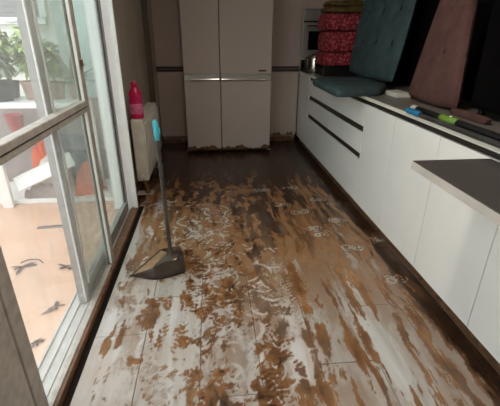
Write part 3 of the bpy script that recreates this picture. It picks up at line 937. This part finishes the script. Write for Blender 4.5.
# roof over the heel half and rounded heel cap
k0 = 9
roof = []
for k in range(k0, NQ + 1):
    a, b = sides[-1][k][3].co, sides[1][k][3].co
    q = k / NQ
    mid = [bm.verts.new(a.lerp(b, f_) + Vector((0, 0, .022 * math.sin(PI * f_) * (.35 + .65 * (k - k0) / (NQ - k0))))) for f_ in (.2, .4, .6, .8)]
    roof.append([sides[-1][k][3]] + mid + [sides[1][k][3]])
for k in range(len(roof) - 1):
    for c_ in range(5):
        bm.faces.new((roof[k][c_], roof[k + 1][c_], roof[k + 1][c_ + 1], roof[k][c_ + 1]))
heel = []
for lev in range(4):
    a, b = sides[-1][NQ][lev].co, sides[1][NQ][lev].co
    mid = [bm.verts.new(a.lerp(b, f_) + Vector((AX.x, AX.y, 0)) * (.030 * math.sin(PI * f_) * (1 - lev * .2))) for f_ in (.2, .4, .6, .8)] if lev < 3 else roof[-1][1:5]
    heel.append([sides[-1][NQ][lev]] + mid + [sides[1][NQ][lev]])
for lev in range(3):
    for c_ in range(5):
        bm.faces.new((heel[lev][c_], heel[lev][c_ + 1], heel[lev + 1][c_ + 1], heel[lev + 1][c_]))
pan = DP(from_bm('pan_hood', bm, 'pan', dp))
so_ = pan.modifiers.new('thickness', 'SOLIDIFY'); so_.thickness = .004; so_.offset = 0
fo = [pan_pt(k / NQ, -.97, 0)[:2] for k in range(NQ + 1)] + [pan_pt(k / NQ, .97, 0)[:2] for k in range(NQ, -1, -1)]
DP(seat_mesh('pan_floor', fo, .0035, .0065, 'pan_inside', dp, .001))
ra, rb = pan_pt(0, -1, .006), pan_pt(0, 1, .006)
DP(tube('lip', [ra, rb], .004, 'pan', dp, 8))
DP(tube('pole', [(-.272, 1.980, .09), (-.272, 1.978, .16), (-.277, 1.975, .45), (-.284, 1.972, .82)], [.014, .0115, .0115, .0115], 'grey_plastic', dp, 14))
DP(tube('pole_socket', [(-.268, 1.982, .07), (-.271, 1.980, .115), (-.272, 1.979, .15)], [.036, .024, .0145], 'pan', dp, 16))
DP(tube('grip', [(-.2838, 1.973, .80), (-.284, 1.972, .81), (-.2865, 1.970, .89), (-.287, 1.969, .905)], [.012, .0145, .0145, .009], 'teal_plastic', dp, 14))
DP(tube('hanging_loop', [(-.2815, 1.969, .868), (-.268, 1.969, .862), (-.268, 1.970, .835), (-.281, 1.971, .828)], .004, 'teal_plastic', dp, 8))

# ------------------------------------------------------------------ unseen ceiling lamp, added to brighten the room
lm = thing('added_fill_lamp', 'added unseen round lamp brightening the kitchen from the ceiling', 'lamp', (.15, 1.25, ZC))
lathe('fill_lamp_base', [(.17, -.02), (.17, -.001)], 'white_frame', lm, 28)
ld = bpy.data.lights.new('fill_lamp_light', 'AREA')
ld.shape = 'DISK'; ld.size = .3; ld.energy = FILL_LAMP_W; ld.color = (1.0, .90, .79)
lo = bpy.data.objects.new('fill_lamp_light', ld); C.objects.link(lo); lo.parent = lm; lo.location = (0, 0, -.03)

# ------------------------------------------------------------------ mud film (real geometry, broken up by boot prints and wipes)
def ray(px, py):
    v_ = Vector((px - 250, -(py - 203), -376.0))
    q = ROT @ v_
    s = -CAM_H / q.z
    return q.x * s, q.y * s
ctrl = """160 165 .92;200 160 .95;250 160 .97;290 160 .97;230 175 .9;180 180 .82;270 178 .8;310 180 .85;200 195 .75;240 195 .75;265 195 .6;300 195 .5;330 195 .6;350 205 .85;
150 200 .4;145 215 .3;130 240 .3;185 215 .55;195 240 .6;215 225 .65;240 215 .8;255 215 .9;250 240 .9;270 235 .85;290 225 .5;300 240 .5;320 225 .5;340 235 .5;365 235 .62;385 250 .85;
180 265 .8;205 265 .55;225 270 .5;245 265 .75;275 265 .5;300 265 .35;320 265 .6;345 265 .45;370 265 .4;400 275 .75;
110 290 .2;140 290 .35;165 285 .25;190 290 .35;220 290 .6;245 295 .65;270 290 .7;295 290 .5;320 300 .4;345 300 .4;370 295 .45;395 300 .4;425 305 .85;
100 330 .12;130 330 .4;165 330 .35;190 330 .35;215 325 .45;250 320 .65;280 325 .65;300 320 .4;330 330 .35;355 340 .45;385 335 .35;410 340 .45;445 335 .7;
90 370 .1;125 370 .4;150 365 .35;180 360 .3;215 360 .6;240 360 .65;275 365 .55;300 365 .3;330 365 .3;360 370 .45;395 375 .3;425 370 .4;465 370 .7;
90 400 .1;130 400 .35;170 400 .4;210 400 .55;250 400 .55;290 400 .55;330 400 .6;360 400 .5;400 400 .4;440 400 .4;485 400 .7"""
cp = []
for s_ in ctrl.replace('\n', '').split(';'):
    a, b, c_ = s_.split()
    X_, Y_ = ray(float(a), float(b))
    cp.append((X_, math.log(Y_), float(c_)))
cp = np.array(cp)

ys = [-.4]
while ys[-1] < 4.94:
    yv = ys[-1]
    ys.append(yv + (.0065 if yv < 1.2 else .0065 + .0035 * (yv - 1.2)) if yv > .75 else yv + .02)
ys = np.array(ys)
xs = np.arange(-.68, 1.172, .0052)
GX, GY = np.meshgrid(xs, ys)
rs = np.random.RandomState(11)

def vnoise(x, y, seed):
    rr = np.random.RandomState(seed)
    T = rr.rand(256, 256)
    xi = np.floor(x).astype(int); yi = np.floor(y).astype(int)
    fx = x - xi; fy_ = y - yi
    fx = fx * fx * (3 - 2 * fx); fy_ = fy_ * fy_ * (3 - 2 * fy_)
    a = T[yi % 256, xi % 256]; b = T[yi % 256, (xi + 1) % 256]
    c_ = T[(yi + 1) % 256, xi % 256]; d_ = T[(yi + 1) % 256, (xi + 1) % 256]
    return (a * (1 - fx) + b * fx) * (1 - fy_) + (c_ * (1 - fx) + d_ * fx) * fy_
def fbm(x, y, seed, o=4, g=.55):
    s_ = 0; am = 1; tot = 0
    for k in range(o):
        s_ = s_ + am * vnoise(x * 2 ** k, y * 2 ** k, seed + k); tot += am; am *= g
    return s_ / tot

LY = np.log(np.maximum(GY, .7))
num = np.zeros_like(GX); den = np.zeros_like(GX)
for (a, b, c_) in cp:
    wgt = 1 / (((GX - a) / .16) ** 2 + ((LY - b) / .09) ** 2 + .12) ** 2
    num += wgt * c_; den += wgt
D = num / den

wx = fbm(GX * 5, GY * 5, 50) - .5; wy = fbm(GX * 5, GY * 5, 60) - .5
streak = fbm((GX + .06 * wx) * 26, (GY + .06 * wy) * 3.2, 1, 6, .62)
blot = fbm((GX + .12 * wx) * 17, (GY + .12 * wy) * 11, 20, 6, .65)
def ridge(sx, sy, wrp, seed):
    q = fbm((GX + wrp * wx) * sx, (GY + wrp * wy) * sy, seed, 2)
    return np.clip(1 - np.abs(q - .5) * 9, -.4, 1)
squig = np.maximum(ridge(30, 20, .35, 30), ridge(44, 26, .3, 34))   # curls where boots and mops dragged
zone = np.clip(fbm(GX * 2.6, GY * 1.9, 70, 3) * 2.8 - .8, 0, 1)
# trampled middle strip gets curls, the sides get long wipe streaks
tr_zone = np.clip(1.5 - np.abs((GX + .02) / .4), 0, 1) * np.clip((4.0 - GY) / .8, 0, 1)
mixz = np.clip(.12 + .75 * tr_zone * zone + .2 * tr_zone, 0, 1)
N = streak * (1 - mixz) + blot * mixz
CURL = squig * np.clip(mixz - .15, 0, 1)

# boot prints: oval soles with tread bars, lifted clean
def print_field(cx, cy, ang, L, W, style):
    ca, sa = math.cos(ang), math.sin(ang)
    u = (GX - cx) * ca + (GY - cy) * sa
    v_ = -(GX - cx) * sa + (GY - cy) * ca
    waist = 1 - .28 * np.exp(-((v_ + .02 * L) / (.16 * L)) ** 2)
    e = (u / (W * waist)) ** 2 + (v_ / L) ** 2
    ins = np.clip((1 - e) * 4, 0, 1)
    if style == 0:
        bars = np.sin(2 * PI * (v_ / .024) + 3.5 * np.abs(u) / W)
    elif style == 1:
        r_ = np.sqrt(u * u + (v_ * 1.0) ** 2)
        bars = np.sin(2 * PI * r_ / .026) + .5 * np.sin(7 * np.arctan2(v_, u))
    else:
        bars = np.sin(2 * PI * v_ / .03 + 2 * np.sin(u * 130)) 
    return ins * np.clip(bars * 1.4, -1, 1)
rp_ = random.Random(5)
PR = np.zeros_like(GX)
for k in range(46):
    cx = rp_.gauss(.10, .26); cy = rp_.uniform(.95, 3.3)
    if cx < -.45 or cx > .8: continue
    PR += .16 * print_field(cx, cy, rp_.gauss(0, .35), rp_.uniform(.11, .14), rp_.uniform(.042, .055), rp_.choice((0, 2, 0)))
rings = [(262, 190), (290, 188), (318, 200), (333, 204), (312, 228), (322, 234), (352, 247), (376, 240), (338, 220), (300, 212), (282, 205), (395, 279)]
for (a, b) in rings:
    X_, Y_ = ray(a, b)
    PR += .12 * print_field(X_, Y_, rp_.gauss(0, .3), .062, .058, 1)
# short curved drag marks left by soles and mops: negative lifts mud, positive deposits it
STR = np.zeros_like(GX)
def arc(cx, cy, r, a0, a1, wd, amp):
    x0, x1 = np.searchsorted(xs, [cx - r - .02, cx + r + .02]); y0, y1 = np.searchsorted(ys, [cy - r - .02, cy + r + .02])
    if x1 <= x0 or y1 <= y0: return
    sx = GX[y0:y1, x0:x1] - cx; sy = GY[y0:y1, x0:x1] - cy
    rr_ = np.hypot(sx, sy); an = np.arctan2(sy, sx)
    da = np.abs((an - (a0 + a1) / 2 + PI) % (2 * PI) - PI)
    half = (a1 - a0) / 2
    tap = np.clip((half - da) / (half * .5), 0, 1)
    f_ = np.clip(1.3 - np.abs(rr_ - r) / (wd * (.35 + .65 * tap)), 0, 1) * (da < half)
    cur = STR[y0:y1, x0:x1]
    STR[y0:y1, x0:x1] = np.where(np.abs(f_ * amp) > np.abs(cur), f_ * amp, cur)
for k in range(900):
    cx = rp_.gauss(-.05, .21); cy = rp_.gauss(2.05, .75)
    if cy < .9: continue
    if cx < -.5 or cx > .5: continue
    r = rp_.uniform(.015, .10); a0 = rp_.uniform(-PI, PI)
    arc(cx, cy, r, a0, a0 + rp_.uniform(.5, 2.0), rp_.uniform(.0045, .009) * (1 + .25 * (cy - 1)), rp_.choice((-1, -.8, -.6, .8)) * (1 - .35 * min(1, max(0, cy - 2.6))))
for (a, b) in rings:
    X_, Y_ = ray(a, b)
    for ox, rr0 in ((-.035, .036), (.035, .036), (0, .018), (-.035, .016), (.035, .016)):
        a0 = rp_.uniform(-PI, PI)
        arc(X_ + ox, Y_ + rp_.uniform(-.01, .01), rr0, a0, a0 + 5.2, .0065, -1.2)
# rank-normalise so that N < D gives the wanted coverage
flat = N.ravel(); order = np.argsort(flat); rank = np.empty_like(flat); rank[order] = np.linspace(0, 1, flat.size)
N = rank.reshape(N.shape)
fine = fbm(GX * 60, GY * 40, 80, 3) - .5
val = (D + .07 * np.clip((GY - 1.4) / .5, 0, 1)) - N + PR * np.clip(D * 1.6, 0, 1) - .30 * CURL + .55 * STR * np.clip(D * 1.8 - .15, 0, 1) + .22 * fine
val += .5 * np.clip((GX - 1.05) / .08, 0, 1)
side = fbm(GX * 6, GY * 2.5, 90, 4)
far = np.clip((GY - 2.6) / 1.2, 0, 1)
thickc = np.clip(val / .14 + .3, 0, 1) * (.62 + .38 * np.clip(side * 2.2 - .45 + far, 0, 1))
film = fbm((GX + .1 * wx) * 14, (GY + .1 * wy) * 2.4, 120, 5, .6)
mid_ = np.clip((GY - 1.25) / .9, 0, 1)
vf = (D * 1.15 + .12 * mid_ + .25 * far) - film * 1.0 + .12 - .25 * CURL + .6 * np.minimum(STR, 0) + .3 * PR + .15 * fine
thin = np.clip(vf / .25, 0, 1) * (.32 + .46 * mid_ + .20 * far)
cover = np.maximum(thickc, thin)
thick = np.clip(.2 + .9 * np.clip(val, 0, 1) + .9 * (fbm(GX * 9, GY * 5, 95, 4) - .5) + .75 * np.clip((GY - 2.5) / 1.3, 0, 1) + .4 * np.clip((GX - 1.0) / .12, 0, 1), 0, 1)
filmy = np.clip((thin - thickc) / .25, 0, 1) * (1 - np.clip((GY - 3.0) / .9, 0, 1))
thick = thick * (1 - .75 * filmy) + .12 * filmy
Z = .0008 + .0016 * np.clip(val * 1.5, 0, 1) * (.5 + fine)

ny, nx = GX.shape
idx = np.arange(ny * nx).reshape(ny, nx)
quads = np.stack([idx[:-1, :-1], idx[:-1, 1:], idx[1:, 1:], idx[1:, :-1]], -1).reshape(-1, 4)
cq = cover.ravel()[quads].mean(1)
qx = GX.ravel()[quads].mean(1); qy = GY.ravel()[quads].mean(1)
ok = (cq > .04) & ((qx > FLX0 + .004) | (qy > 2.96)) & ~((qx < -.54) & ((np.abs(qy - 3.23) < .05) | (np.abs(qy - 3.99) < .05))) & ~((qx > .70) & (qy < .5)) & ~((qx > -.31) & (qx < .73) & (qy > 4.53))
quads = quads[ok]
used = np.unique(quads)
remap = -np.ones(ny * nx, int); remap[used] = np.arange(used.size)
quads = remap[quads]
co = np.stack([GX.ravel()[used], GY.ravel()[used], Z.ravel()[used]], -1)
me = bpy.data.meshes.new('mud')
me.vertices.add(len(co)); me.vertices.foreach_set('co', co.ravel().astype(np.float32))
me.loops.add(quads.size); me.loops.foreach_set('vertex_index', quads.ravel().astype(np.int32))
me.polygons.add(len(quads))
me.polygons.foreach_set('loop_start', (np.arange(len(quads)) * 4).astype(np.int32))
me.update(calc_edges=True)
me.polygons.foreach_set('use_smooth', np.ones(len(quads), dtype=bool))
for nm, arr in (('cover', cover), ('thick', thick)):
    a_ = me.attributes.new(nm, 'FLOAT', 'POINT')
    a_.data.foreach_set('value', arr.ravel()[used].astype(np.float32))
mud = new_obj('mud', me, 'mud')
tag(mud, 'wet brown mud smeared over the floor with boot prints', 'mud', kind='stuff')
print('mud quads', len(quads))
